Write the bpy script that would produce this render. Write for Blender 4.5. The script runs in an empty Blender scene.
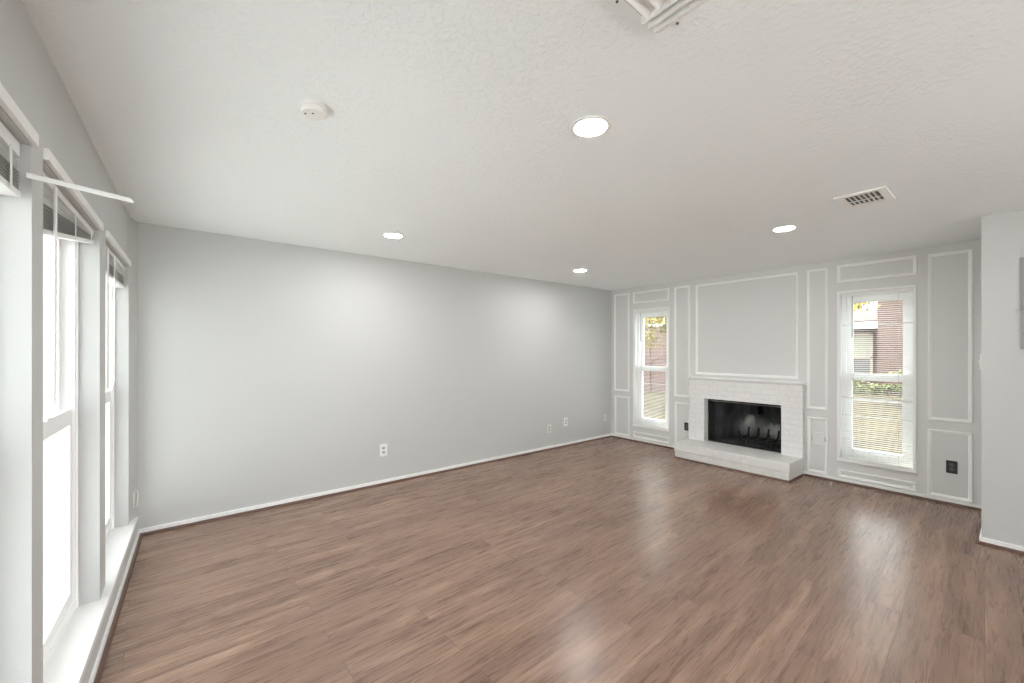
import bpy, bmesh, math, random
from mathutils import Vector, Matrix
random.seed(7)
scene = bpy.context.scene
col = scene.collection
R_ = math.radians

# ---------------------------------------------------------------- camera
cam_data = bpy.data.cameras.new('camera')
cam_data.sensor_width = 36.0
cam_data.lens = 36.0 * 410.0 / 1024.0
cam_data.shift_y = 8.8 / 1024.0
cam_data.clip_start = 0.02
cam = bpy.data.objects.new('camera', cam_data)
cam.location = (0, 0, 1.443)
cam.rotation_euler = (R_(90), 0, R_(-38.83))
col.objects.link(cam)
scene.camera = cam

# ---------------------------------------------------------------- world, exposure
SKY = 3.8
LAMP = 155.0
SUN = 10.0
world = bpy.data.worlds.new('sky')
scene.world = world
world.use_nodes = True
wn = world.node_tree
bg = wn.nodes['Background']
bg.inputs['Color'].default_value = (0.95, 0.97, 1.0, 1)
bg.inputs['Strength'].default_value = SKY
sun_data = bpy.data.lights.new('sun', 'SUN'); sun_data.energy = SUN; sun_data.angle = R_(3); sun_data.color = (1.0, 0.95, 0.86)
sun = bpy.data.objects.new('sun', sun_data); col.objects.link(sun); sun.location = (0, 10, 20)
sun.rotation_euler = Vector((0.14, 0.48, 0.86)).to_track_quat('Z', 'Y').to_euler()
scene.view_settings.view_transform = 'Standard'
scene.view_settings.look = 'None'
scene.view_settings.gamma = 1.0
scene.view_settings.exposure = 0.82
scene.view_settings.use_curve_mapping = False
scene.cycles.max_bounces = 12
scene.cycles.diffuse_bounces = 8
scene.cycles.transparent_max_bounces = 24
scene.cycles.sample_clamp_indirect = 6.0

# ---------------------------------------------------------------- materials
def new_mat(name):
    m = bpy.data.materials.new(name); m.use_nodes = True
    return m, m.node_tree.nodes, m.node_tree.links, m.node_tree.nodes['Principled BSDF']

def plain(name, color, rough=0.5, metal=0.0, spec=0.5, bump=0.0, scale=60.0, var=0.03):
    """solid paint or plastic with a faint procedural unevenness"""
    m, N, L, b = new_mat(name)
    tc = N.new('ShaderNodeTexCoord'); no = N.new('ShaderNodeTexNoise')
    no.inputs['Scale'].default_value = scale; no.inputs['Detail'].default_value = 4
    L.new(tc.outputs['Object'], no.inputs['Vector'])
    mx = N.new('ShaderNodeMixRGB'); mx.blend_type = 'MIX'
    c = Vector(color)
    mx.inputs[1].default_value = (*(c * (1 - var)), 1); mx.inputs[2].default_value = (*[min(1, v * (1 + var)) for v in c], 1)
    L.new(no.outputs['Fac'], mx.inputs[0]); L.new(mx.outputs[0], b.inputs['Base Color'])
    b.inputs['Roughness'].default_value = rough; b.inputs['Metallic'].default_value = metal
    b.inputs['Specular IOR Level'].default_value = spec
    if bump:
        bp = N.new('ShaderNodeBump'); bp.inputs['Strength'].default_value = bump; bp.inputs['Distance'].default_value = 0.004
        L.new(no.outputs['Fac'], bp.inputs['Height']); L.new(bp.outputs[0], b.inputs['Normal'])
    return m

M = {}
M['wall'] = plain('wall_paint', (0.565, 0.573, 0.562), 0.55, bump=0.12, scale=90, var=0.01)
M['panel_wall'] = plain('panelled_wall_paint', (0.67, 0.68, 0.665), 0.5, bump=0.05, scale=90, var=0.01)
M['trim'] = plain('trim_paint', (0.89, 0.89, 0.88), 0.4, var=0.01)
M['sill'] = plain('sill_paint', (0.82, 0.82, 0.81), 0.4, bump=0.1, scale=25, var=0.015)
M['vinyl'] = plain('white_vinyl', (0.95, 0.955, 0.955), 0.35, var=0.01)
M['plastic'] = plain('white_plastic', (0.86, 0.86, 0.84), 0.35, var=0.01)
M['painted_plate'] = plain('wall_coloured_plate', (0.74, 0.74, 0.73), 0.5, var=0.01)
M['slot'] = plain('dark_slot', (0.10, 0.10, 0.10), 0.6)
M['grey_slot'] = plain('grey_receptacle', (0.42, 0.42, 0.41), 0.5)
M['black_plastic'] = plain('black_plastic', (0.022, 0.022, 0.024), 0.4)
M['slat'] = plain('blind_slat', (0.84, 0.85, 0.84), 0.4, var=0.01)
def translucent(m, amt):
    N = m.node_tree.nodes; L = m.node_tree.links; b = N['Principled BSDF']; o = N['Material Output']
    t = N.new('ShaderNodeBsdfTranslucent'); t.inputs[0].default_value = (0.9, 0.9, 0.88, 1); mx = N.new('ShaderNodeMixShader'); mx.inputs[0].default_value = amt
    L.new(b.outputs[0], mx.inputs[1]); L.new(t.outputs[0], mx.inputs[2]); L.new(mx.outputs[0], o.inputs[0])
M['thin_slat'] = plain('thin_vinyl_slat', (0.90, 0.91, 0.90), 0.4, var=0.01); translucent(M['thin_slat'], 0.35)
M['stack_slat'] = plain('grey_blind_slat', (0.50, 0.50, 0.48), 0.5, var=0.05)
M['wand'] = plain('grey_wand', (0.30, 0.30, 0.30), 0.3)
M['vent'] = plain('vent_enamel', (0.90, 0.90, 0.88), 0.4, var=0.01)
M['vent_shade_and_screw'] = plain('vent_shade_and_screw_grey', (0.16, 0.16, 0.16), 0.8)  # dark grey painted as shade inside the vents, also the diffuser screws
M['chrome'] = plain('brushed_metal', (0.55, 0.55, 0.54), 0.3, metal=1.0)
M['grey_panel'] = plain('grey_panel_paint', (0.32, 0.32, 0.31), 0.5)
M['shoe'] = plain('brown_shoe_moulding', (0.115, 0.062, 0.043), 0.45, bump=0.1, scale=40, var=0.15)
M['iron'] = plain('blackened_iron', (0.012, 0.012, 0.012), 0.6, metal=0.3, bump=0.3)
M['mesh_screen'] = plain('fire_screen_mesh', (0.020, 0.020, 0.022), 0.7, bump=0.4, scale=300)
M['fascia'] = plain('white_fascia', (0.80, 0.79, 0.80), 0.6)
M['beige'] = plain('beige_window_frame', (0.48, 0.40, 0.33), 0.6)
M['shade'] = plain('drawn_blind_behind_glass', (0.36, 0.36, 0.28), 0.6)
M['dark_pane'] = plain('dark_grey_pane', (0.17, 0.16, 0.15), 0.2)  # plain dark tone of the lower house window pane
M['shingle'] = plain('roof_shingle', (0.12, 0.085, 0.078), 0.9, bump=0.4, scale=12, var=0.2)
M['bark'] = plain('bark', (0.14, 0.10, 0.08), 0.9, bump=0.5, scale=30, var=0.25)
M['bounce_ground'] = plain('pale_bounce_ground', (0.68, 0.69, 0.69), 0.9, bump=0.2, scale=8, var=0.05)  # kept pale so the unseen ground reflects daylight indoors

# ceiling: knock-down texture
m, N, L, b = new_mat('textured_ceiling'); M['ceiling'] = m
b.inputs['Base Color'].default_value = (0.92, 0.955, 0.965, 1); b.inputs['Roughness'].default_value = 0.75
tc = N.new('ShaderNodeTexCoord'); n1 = N.new('ShaderNodeTexNoise'); n2 = N.new('ShaderNodeTexNoise')
n1.inputs['Scale'].default_value = 38; n1.inputs['Detail'].default_value = 5; n1.inputs['Roughness'].default_value = 0.6
n2.inputs['Scale'].default_value = 1.4
L.new(tc.outputs['Object'], n1.inputs['Vector']); L.new(tc.outputs['Object'], n2.inputs['Vector'])
rp = N.new('ShaderNodeValToRGB'); rp.color_ramp.elements[0].position = 0.45; rp.color_ramp.elements[1].position = 0.62
L.new(n1.outputs['Fac'], rp.inputs[0])
r2 = N.new('ShaderNodeValToRGB'); r2.color_ramp.elements[0].position = 0.38; r2.color_ramp.elements[1].position = 0.62
r2.color_ramp.elements[0].color = (0.15, 0.15, 0.15, 1)
L.new(n2.outputs['Fac'], r2.inputs[0])
mu = N.new('ShaderNodeMath'); mu.operation = 'MULTIPLY'
L.new(rp.outputs[0], mu.inputs[0]); L.new(r2.outputs[0], mu.inputs[1])
bp = N.new('ShaderNodeBump'); bp.inputs['Strength'].default_value = 0.4; bp.inputs['Distance'].default_value = 0.0045
L.new(mu.outputs[0], bp.inputs['Height']); L.new(bp.outputs[0], b.inputs['Normal'])

# floor: wood-look planks 15 cm wide
m, N, L, b = new_mat('wood_planks'); M['floor'] = m
tc = N.new('ShaderNodeTexCoord'); mp = N.new('ShaderNodeMapping')
mp.inputs['Rotation'].default_value = (0, 0, R_(-2.2)); mp.inputs['Location'].default_value = (0.35, 0.055, 0)
L.new(tc.outputs['Object'], mp.inputs['Vector'])
bk = N.new('ShaderNodeTexBrick')
bk.inputs['Scale'].default_value = 1.0; bk.inputs['Brick Width'].default_value = 1.22; bk.inputs['Row Height'].default_value = 0.150
bk.inputs['Mortar Size'].default_value = 0.0015; bk.inputs['Mortar Smooth'].default_value = 0.1
bk.offset = 0.37; bk.offset_frequency = 2; bk.squash = 1.0
bk.inputs['Color1'].default_value = (0, 0, 0, 1); bk.inputs['Color2'].default_value = (1, 1, 1, 1); bk.inputs['Mortar'].default_value = (0.5, 0.5, 0.5, 1)
L.new(mp.outputs[0], bk.inputs['Vector'])
# per plank offset of the grain
sep = N.new('ShaderNodeSeparateXYZ'); L.new(mp.outputs[0], sep.inputs[0])
ofs = N.new('ShaderNodeMath'); ofs.operation = 'MULTIPLY'; ofs.inputs[1].default_value = 23.0; L.new(bk.outputs['Color'], ofs.inputs[0])
cmb = N.new('ShaderNodeCombineXYZ'); L.new(sep.outputs[0], cmb.inputs[0]); L.new(sep.outputs[1], cmb.inputs[1]); L.new(ofs.outputs[0], cmb.inputs[2])
def grain(sx, sy, scale, detail, dist):
    g = N.new('ShaderNodeMapping'); g.inputs['Scale'].default_value = (sx, sy, 1); L.new(cmb.outputs[0], g.inputs['Vector'])
    t = N.new('ShaderNodeTexNoise'); t.inputs['Scale'].default_value = scale; t.inputs['Detail'].default_value = detail
    t.inputs['Distortion'].default_value = dist; t.inputs['Roughness'].default_value = 0.62
    L.new(g.outputs[0], t.inputs['Vector']); return t
g1 = grain(0.6, 5.0, 1.6, 5, 0.9)       # broad streaks
g2 = grain(1.2, 22.0, 3.2, 6, 1.0)      # fine grain
g3 = grain(1.5, 5.5, 1.2, 4, 2.6)       # cathedral figure / knots
cr = N.new('ShaderNodeValToRGB'); e = cr.color_ramp.elements
e[0].position = 0.30; e[0].color = (0.165, 0.098, 0.070, 1); e[1].position = 0.70; e[1].color = (0.375, 0.250, 0.183, 1)
k = e.new(0.5); k.color = (0.245, 0.155, 0.112, 1)
L.new(g1.outputs['Fac'], cr.inputs[0])
c2 = N.new('ShaderNodeValToRGB'); e = c2.color_ramp.elements
e[0].position = 0.30; e[0].color = (0.82, 0.80, 0.79, 1); e[1].position = 0.68; e[1].color = (1.14, 1.14, 1.14, 1)
L.new(g2.outputs['Fac'], c2.inputs[0])
m1 = N.new('ShaderNodeMixRGB'); m1.blend_type = 'MULTIPLY'; m1.inputs[0].default_value = 0.85
L.new(cr.outputs[0], m1.inputs[1]); L.new(c2.outputs[0], m1.inputs[2])
c3 = N.new('ShaderNodeValToRGB'); e = c3.color_ramp.elements
e[0].position = 0.33; e[0].color = (0.76, 0.73, 0.71, 1); e[1].position = 0.5; e[1].color = (1, 1, 1, 1)
L.new(g3.outputs['Fac'], c3.inputs[0])
m2 = N.new('ShaderNodeMixRGB'); m2.blend_type = 'MULTIPLY'; m2.inputs[0].default_value = 0.75
L.new(m1.outputs[0], m2.inputs[1]); L.new(c3.outputs[0], m2.inputs[2])
# plank to plank tone
c4 = N.new('ShaderNodeValToRGB'); e = c4.color_ramp.elements
e[0].color = (0.93, 0.92, 0.92, 1); e[1].color = (1.07, 1.07, 1.06, 1); L.new(bk.outputs['Color'], c4.inputs[0])
m3 = N.new('ShaderNodeMixRGB'); m3.blend_type = 'MULTIPLY'; m3.inputs[0].default_value = 1
L.new(m2.outputs[0], m3.inputs[1]); L.new(c4.outputs[0], m3.inputs[2])
m4 = N.new('ShaderNodeMixRGB'); m4.inputs[2].default_value = (0.12, 0.078, 0.060, 1)
L.new(bk.outputs['Fac'], m4.inputs[0]); L.new(m3.outputs[0], m4.inputs[1])
L.new(m4.outputs[0], b.inputs['Base Color'])
rr = N.new('ShaderNodeMapRange'); rr.inputs['To Min'].default_value = 0.22; rr.inputs['To Max'].default_value = 0.34
L.new(g2.outputs['Fac'], rr.inputs['Value']); L.new(rr.outputs[0], b.inputs['Roughness'])
b.inputs['Specular IOR Level'].default_value = 0.48
hs = N.new('ShaderNodeMath'); hs.operation = 'SUBTRACT'; hm = N.new('ShaderNodeMath'); hm.operation = 'MULTIPLY'; hm.inputs[1].default_value = 0.12
L.new(g2.outputs['Fac'], hm.inputs[0]); L.new(hm.outputs[0], hs.inputs[0]); L.new(bk.outputs['Fac'], hs.inputs[1])
bp = N.new('ShaderNodeBump'); bp.inputs['Strength'].default_value = 0.25; bp.inputs['Distance'].default_value = 0.0015
L.new(hs.outputs[0], bp.inputs['Height']); L.new(bp.outputs[0], b.inputs['Normal'])

def brick_mat(name, c1, c2, mortar, w, h, ms, rough, bump, axis, loc=(0, 0, 0)):
    m, N, L, b = new_mat(name)
    tc = N.new('ShaderNodeTexCoord'); sp = N.new('ShaderNodeSeparateXYZ'); L.new(tc.outputs['Object'], sp.inputs[0])
    ad = N.new('ShaderNodeMath'); ad.operation = 'ADD'
    cb = N.new('ShaderNodeCombineXYZ')
    if axis == 'side':            # upright faces: run along x+y, rise along z
        L.new(sp.outputs[0], ad.inputs[0]); L.new(sp.outputs[1], ad.inputs[1]); L.new(ad.outputs[0], cb.inputs[0]); L.new(sp.outputs[2], cb.inputs[1])
    else:
        L.new(sp.outputs[1], cb.inputs[1]); L.new(sp.outputs[0], cb.inputs[0])
    mp = N.new('ShaderNodeMapping'); mp.inputs['Location'].default_value = loc; L.new(cb.outputs[0], mp.inputs['Vector'])
    bk = N.new('ShaderNodeTexBrick'); bk.inputs['Scale'].default_value = 1
    bk.inputs['Brick Width'].default_value = w; bk.inputs['Row Height'].default_value = h
    bk.inputs['Mortar Size'].default_value = ms; bk.inputs['Mortar Smooth'].default_value = 0.3
    bk.inputs['Color1'].default_value = (*c1, 1); bk.inputs['Color2'].default_value = (*c2, 1); bk.inputs['Mortar'].default_value = (*mortar, 1)
    L.new(mp.outputs[0], bk.inputs['Vector'])
    no = N.new('ShaderNodeTexNoise'); no.inputs['Scale'].default_value = 22; no.inputs['Detail'].default_value = 5; L.new(tc.outputs['Object'], no.inputs['Vector'])
    cr = N.new('ShaderNodeValToRGB'); cr.color_ramp.elements[0].position = 0.3; cr.color_ramp.elements[1].position = 0.6
    cr.color_ramp.elements[0].color = (0.93, 0.93, 0.93, 1); L.new(no.outputs['Fac'], cr.inputs[0])
    mx = N.new('ShaderNodeMixRGB'); mx.blend_type = 'MULTIPLY'; mx.inputs[0].default_value = 1
    L.new(bk.outputs['Color'], mx.inputs[1]); L.new(cr.outputs[0], mx.inputs[2]); L.new(mx.outputs[0], b.inputs['Base Color'])
    b.inputs['Roughness'].default_value = rough
    iv = N.new('ShaderNodeMath'); iv.operation = 'MULTIPLY_ADD'; iv.inputs[1].default_value = 0.25
    ng = N.new('ShaderNodeMath'); ng.operation = 'MULTIPLY'; ng.inputs[1].default_value = -1; L.new(bk.outputs['Fac'], ng.inputs[0])
    L.new(no.outputs['Fac'], iv.inputs[0]); L.new(ng.outputs[0], iv.inputs[2])
    bp = N.new('ShaderNodeBump'); bp.inputs['Strength'].default_value = bump; bp.inputs['Distance'].default_value = 0.006
    L.new(iv.outputs[0], bp.inputs['Height']); L.new(bp.outputs[0], b.inputs['Normal'])
    return m
M['white_brick'] = brick_mat('painted_white_brick', (0.80, 0.80, 0.79), (0.82, 0.82, 0.81), (0.73, 0.73, 0.72), 0.205, 0.0655, 0.004, 0.6, 0.18, 'side', (0, 0.0115, 0))
M['hearth_brick'] = brick_mat('painted_hearth_brick', (0.78, 0.78, 0.76), (0.80, 0.80, 0.78), (0.72, 0.72, 0.70), 0.205, 0.104, 0.003, 0.6, 0.3, 'side', (0, 0.0, 0))
M['red_brick'] = brick_mat('neighbour_brick', (0.13, 0.080, 0.064), (0.18, 0.115, 0.095), (0.26, 0.22, 0.20), 0.21, 0.075, 0.006, 0.9, 0.02, 'side')
M['fence'] = plain('weathered_fence_boards', (0.20, 0.135, 0.12), 0.9, bump=0.3, scale=9, var=0.2)

# firebox: sooty refractory panel with a pale ash stain
m, N, L, b = new_mat('sooty_firebox'); M['soot'] = m
tc = N.new('ShaderNodeTexCoord'); no = N.new('ShaderNodeTexNoise'); no.inputs['Scale'].default_value = 7; no.inputs['Detail'].default_value = 6
mpn = N.new('ShaderNodeMapping'); mpn.inputs['Scale'].default_value = (1, 2.2, 0.7); L.new(tc.outputs['Object'], mpn.inputs['Vector']); L.new(mpn.outputs[0], no.inputs['Vector'])
cr = N.new('ShaderNodeValToRGB'); cr.color_ramp.elements[0].position = 0.35; cr.color_ramp.elements[0].color = (0.030, 0.030, 0.031, 1)
cr.color_ramp.elements[1].position = 0.75; cr.color_ramp.elements[1].color = (0.11, 0.11, 0.112, 1); L.new(no.outputs['Fac'], cr.inputs[0])
prev = cr.outputs[0]
def ash(y, z, ry, rz, c, amt):
    global prev
    mp = N.new('ShaderNodeMapping'); mp.vector_type = 'POINT'
    mp.inputs['Location'].default_value = (0, -(y - 2.245) / ry, -z / rz); mp.inputs['Scale'].default_value = (0.0, 1 / ry, 1 / rz)
    L.new(tc.outputs['Object'], mp.inputs['Vector'])
    ln = N.new('ShaderNodeVectorMath'); ln.operation = 'LENGTH'; L.new(mp.outputs[0], ln.inputs[0])
    ad = N.new('ShaderNodeMath'); ad.operation = 'MULTIPLY_ADD'; ad.inputs[1].default_value = 1.6; L.new(no.outputs['Fac'], ad.inputs[0]); L.new(ln.outputs['Value'], ad.inputs[2])
    rg = N.new('ShaderNodeMapRange'); rg.inputs['From Min'].default_value = 1.2; rg.inputs['From Max'].default_value = 2.1
    rg.inputs['To Min'].default_value = amt; rg.inputs['To Max'].default_value = 0.0; L.new(ad.outputs[0], rg.inputs['Value'])
    mx = N.new('ShaderNodeMixRGB'); mx.inputs[2].default_value = (*c, 1); L.new(rg.outputs[0], mx.inputs[0]); L.new(prev, mx.inputs[1]); prev = mx.outputs[0]
ash(2.36, 0.43, 0.075, 0.10, (0.75, 0.74, 0.72), 1.0)
ash(2.30, 0.36, 0.24, 0.14, (0.25, 0.25, 0.25), 0.8)
ash(1.96, 0.36, 0.20, 0.10, (0.50, 0.50, 0.49), 0.9)
L.new(prev, b.inputs['Base Color']); b.inputs['Roughness'].default_value = 0.9

# thin window glass
m = bpy.data.materials.new('window_glass'); m.use_nodes = True; M['glass'] = m
N = m.node_tree.nodes; L = m.node_tree.links; N.clear()
o = N.new('ShaderNodeOutputMaterial'); tr = N.new('ShaderNodeBsdfTransparent'); gl = N.new('ShaderNodeBsdfGlossy'); fr = N.new('ShaderNodeFresnel'); mx = N.new('ShaderNodeMixShader')
tr.inputs[0].default_value = (0.94, 0.96, 0.95, 1); gl.inputs['Roughness'].default_value = 0.02; fr.inputs[0].default_value = 1.25
ge = N.new('ShaderNodeNewGeometry'); mf = N.new('ShaderNodeMath'); mf.operation = 'SUBTRACT'; mf.use_clamp = True   # one reflection per pane, on its outer face
L.new(fr.outputs[0], mf.inputs[0]); L.new(ge.outputs['Backfacing'], mf.inputs[1])
L.new(mf.outputs[0], mx.inputs[0]); L.new(tr.outputs[0], mx.inputs[1]); L.new(gl.outputs[0], mx.inputs[2]); L.new(mx.outputs[0], o.inputs[0])
m = bpy.data.materials.new('dimming_screen_mesh'); m.use_nodes = True; M['screen'] = m
N = m.node_tree.nodes; L = m.node_tree.links; N.clear()
o = N.new('ShaderNodeOutputMaterial'); tr = N.new('ShaderNodeBsdfTransparent'); df = N.new('ShaderNodeBsdfDiffuse'); mx = N.new('ShaderNodeMixShader')
df.inputs[0].default_value = (0.25, 0.25, 0.25, 1); mx.inputs[0].default_value = 0.22  # mesh density set to dim the light coming through
L.new(tr.outputs[0], mx.inputs[1]); L.new(df.outputs[0], mx.inputs[2]); L.new(mx.outputs[0], o.inputs[0])
# lamp lens
m, N, L, b = new_mat('lamp_lens'); M['lens'] = m
b.inputs['Base Color'].default_value = (1, 1, 1, 1); b.inputs['Emission Color'].default_value = (1.0, 0.985, 0.96, 1); b.inputs['Emission Strength'].default_value = LAMP
# lawn
m, N, L, b = new_mat('lawn_grass'); M['lawn'] = m
tc = N.new('ShaderNodeTexCoord'); no = N.new('ShaderNodeTexNoise'); no.inputs['Scale'].default_value = 3.0; no.inputs['Detail'].default_value = 8; L.new(tc.outputs['Object'], no.inputs['Vector'])
cr = N.new('ShaderNodeValToRGB'); e = cr.color_ramp.elements
e[0].position = 0.35; e[0].color = (0.023, 0.018, 0.0055, 1); e[1].position = 0.65; e[1].color = (0.052, 0.039, 0.013, 1); L.new(no.outputs['Fac'], cr.inputs[0]); L.new(cr.outputs[0], b.inputs['Base Color']); b.inputs['Roughness'].default_value = 1
# leaves
def leaf_mat(name, a, c):
    m, N, L, b = new_mat(name)
    tc = N.new('ShaderNodeTexCoord'); no = N.new('ShaderNodeTexNoise'); no.inputs['Scale'].default_value = 4; L.new(tc.outputs['Object'], no.inputs['Vector'])
    cr = N.new('ShaderNodeValToRGB'); cr.color_ramp.elements[0].position = 0.4; cr.color_ramp.elements[0].color = (*a, 1); cr.color_ramp.elements[1].position = 0.6; cr.color_ramp.elements[1].color = (*c, 1)
    L.new(no.outputs['Fac'], cr.inputs[0]); L.new(cr.outputs[0], b.inputs['Base Color']); b.inputs['Roughness'].default_value = 0.7
    return m
M['leaf'] = leaf_mat('autumn_leaves', (0.22, 0.20, 0.04), (0.42, 0.34, 0.10))
M['leaf_yellow'] = leaf_mat('yellow_leaves', (0.55, 0.42, 0.03), (0.30, 0.28, 0.08))
M['shrub'] = leaf_mat('shrub_leaves', (0.10, 0.12, 0.04), (0.20, 0.20, 0.08))

# ---------------------------------------------------------------- mesh helpers
class MB:
    def __init__(s): s.v = []; s.f = []
    def box(s, x0, x1, y0, y1, z0, z1, fn=None):
        n = len(s.v)
        P = [(x, y, z) for z in (z0, z1) for y in (y0, y1) for x in (x0, x1)]
        s.v += [fn(*p) if fn else p for p in P]
        s.f += [tuple(n + i for i in q) for q in ((0, 2, 3, 1), (4, 5, 7, 6), (0, 1, 5, 4), (2, 6, 7, 3), (0, 4, 6, 2), (1, 3, 7, 5))]
    def hexa(s, P):   # 8 points, bottom ring then top ring (both in order)
        n = len(s.v); s.v += list(P)
        s.f += [tuple(n + i for i in q) for q in ((3, 2, 1, 0), (4, 5, 6, 7), (0, 1, 5, 4), (1, 2, 6, 5), (2, 3, 7, 6), (3, 0, 4, 7))]
    def tube(s, pts, r, n=8, cap=True):
        pts = [Vector(p) for p in pts]; base = len(s.v)
        for i, p in enumerate(pts):
            d = (pts[min(i + 1, len(pts) - 1)] - pts[max(i - 1, 0)]).normalized()
            a = d.orthogonal().normalized() if i == 0 else (pa - d * pa.dot(d)).normalized()
            pa = a; bb = d.cross(a); rr = r[i] if isinstance(r, (list, tuple)) else r
            for k in range(n):
                t = 2 * math.pi * k / n
                s.v.append(tuple(p + (a * math.cos(t) + bb * math.sin(t)) * rr))
        for i in range(len(pts) - 1):
            for k in range(n):
                q = base + i * n; s.f.append((q + k, q + (k + 1) % n, q + n + (k + 1) % n, q + n + k))
        if cap:
            s.f.append(tuple(base + k for k in reversed(range(n)))); q = base + (len(pts) - 1) * n; s.f.append(tuple(q + k for k in range(n)))
    def lathe(s, prof, c, n=40, axis='z'):
        base = len(s.v)
        for (r, h) in prof:
            for k in range(n):
                t = 2 * math.pi * k / n
                s.v.append((c[0] + r * math.cos(t), c[1] + r * math.sin(t), c[2] + h))
        for i in range(len(prof) - 1):
            for k in range(n):
                q = base + i * n; s.f.append((q + k, q + (k + 1) % n, q + n + (k + 1) % n, q + n + k))
    def prism(s, poly, z0, z1):
        n = len(s.v); k = len(poly)
        s.v += [(x, y, z0) for x, y in poly] + [(x, y, z1) for x, y in poly]
        s.f.append(tuple(n + i for i in reversed(range(k)))); s.f.append(tuple(n + k + i for i in range(k)))
        for i in range(k): j = (i + 1) % k; s.f.append((n + i, n + j, n + k + j, n + k + i))
    def extrude(s, prof, fn, t0, t1):
        """prof: closed list of (a, b); fn(a, b, t) gives the point"""
        n = len(s.v); k = len(prof)
        s.v += [fn(a, b_, t0) for a, b_ in prof] + [fn(a, b_, t1) for a, b_ in prof]
        s.f.append(tuple(n + i for i in reversed(range(k)))); s.f.append(tuple(n + k + i for i in range(k)))
        for i in range(k): j = (i + 1) % k; s.f.append((n + i, n + j, n + k + j, n + k + i))
    def build(s, name, mat, parent=None, smooth=False, bevel=0.0, **kw):
        me = bpy.data.meshes.new(name)
        c = Vector((0, 0, 0))
        if parent is None or kw.pop('centre', False):
            xs = [p[0] for p in s.v]; ys = [p[1] for p in s.v]; zs = [p[2] for p in s.v]
            c = Vector(((min(xs) + max(xs)) / 2, (min(ys) + max(ys)) / 2, min(zs)))
        if kw.pop('at_origin', False): c = Vector((0, 0, 0))
        off = parent_world(parent) if parent else Vector((0, 0, 0))
        me.from_pydata([tuple(Vector(p) - (c if parent is None else off)) for p in s.v], [], s.f)
        bmx = bmesh.new(); bmx.from_mesh(me); bmesh.ops.recalc_face_normals(bmx, faces=bmx.faces); bmx.to_mesh(me); bmx.free()
        me.materials.append(M[mat] if isinstance(mat, str) else mat)
        if smooth:
            for p in me.polygons: p.use_smooth = True
            me.set_sharp_from_angle(angle=R_(35)) if hasattr(me, 'set_sharp_from_angle') else None
        ob = bpy.data.objects.new(name, me); col.objects.link(ob)
        if parent is None: ob.location = c
        else: ob.parent = parent
        if bevel:
            bv = ob.modifiers.new('bevel', 'BEVEL'); bv.width = bevel; bv.segments = 2; bv.limit_method = 'ANGLE'
        return ob

def parent_world(p):
    v = Vector((0, 0, 0))
    while p is not None: v += Vector(p.location); p = p.parent
    return v
def tag(o, label=None, cat=None, group=None, kind=None):
    if label: o['label'] = label
    if cat: o['category'] = cat
    if group: o['group'] = group
    if kind: o['kind'] = kind
    return o
def empty(name, loc):
    o = bpy.data.objects.new(name, None); o.location = loc; o.empty_display_size = 0.1; col.objects.link(o); return o
def copy_tree(o, parent=None, loc=None):
    kids = list(o.children); c = o.copy(); col.objects.link(c); c.parent = parent
    if loc is not None: c.location = loc
    for k in kids: copy_tree(k, c)
    return c

H = 2.44
YA = 4.305           # back wall
XB = 5.605           # fireplace wall
YE = 0.187           # return wall of the closet
XE = 4.645           # closet face
YBACK = -2.4
def face(y): return -0.3555 + 0.0208 * (y - 1.78)      # window wall above the sill
def front(y): return -0.265 + 0.0228 * (y - 4.3)       # sill edge and wall below it
def C(d, y, z): return (face(y) - d, y, z)             # d = depth out from the window wall face
WOUT = 0.30
LW = [(0.80, 1.875), (1.99, 2.98), (3.15, 4.13)]       # window openings on the left
ZS, ZH = 0.155, 2.06

# ---------------------------------------------------------------- setting
mb = MB(); mb.prism([(-0.72, YBACK), (6.0, YBACK), (6.0, YA + 0.2), (-0.72, YA + 0.2)], -0.12, 0.0)
tag(mb.build('floor', 'floor'), kind='structure')
mb = MB(); mb.prism([(-0.72, YBACK), (5.9, YBACK), (5.9, YA + 0.15), (-0.72, YA + 0.15)], H, H + 0.12)
tag(mb.build('ceiling', 'ceiling'), kind='structure')
mb = MB(); mb.box(-0.72, XB + 0.25, YA, YA + 0.15, 0, H)
tag(mb.build('wall_back', 'wall'), kind='structure')
mb = MB(); mb.box(-.72, .1, YBACK - .15, YBACK, 0, H); mb.box(3.0, 6.0, YBACK - .15, YBACK, 0, H); mb.box(.1, 3.0, YBACK - .15, YBACK, 0, .95); mb.box(.1, 3.0, YBACK - .15, YBACK, 2.25, H)
tag(mb.build('wall_rear', 'wall'), kind='structure')  # unseen rear wall; its wide opening is added to let daylight in
# closet block on the right
mb = MB(); mb.box(XE, XB + 0.25, YBACK, YE, 0, H)
tag(mb.build('wall_right', 'wall'), kind='structure')

def holed_wall(mb, a0, a1, holes, d0, d1, fn):
    """wall along a, holes = [(a0,a1,z0,z1)], depth d0..d1"""
    ed = sorted({a0, a1, *[h[0] for h in holes], *[h[1] for h in holes]})
    for i in range(len(ed) - 1):
        m_ = (ed[i] + ed[i + 1]) / 2; zs = [(0, H)]
        for h in holes:
            if h[0] < m_ < h[1]:
                zs = [q for z0, z1 in zs for q in ((z0, min(z1, h[2])), (max(z0, h[3]), z1)) if q[1] > q[0]]
        for z0, z1 in zs: mb.box(d0, d1, ed[i], ed[i + 1], z0, z1, fn)
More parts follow.
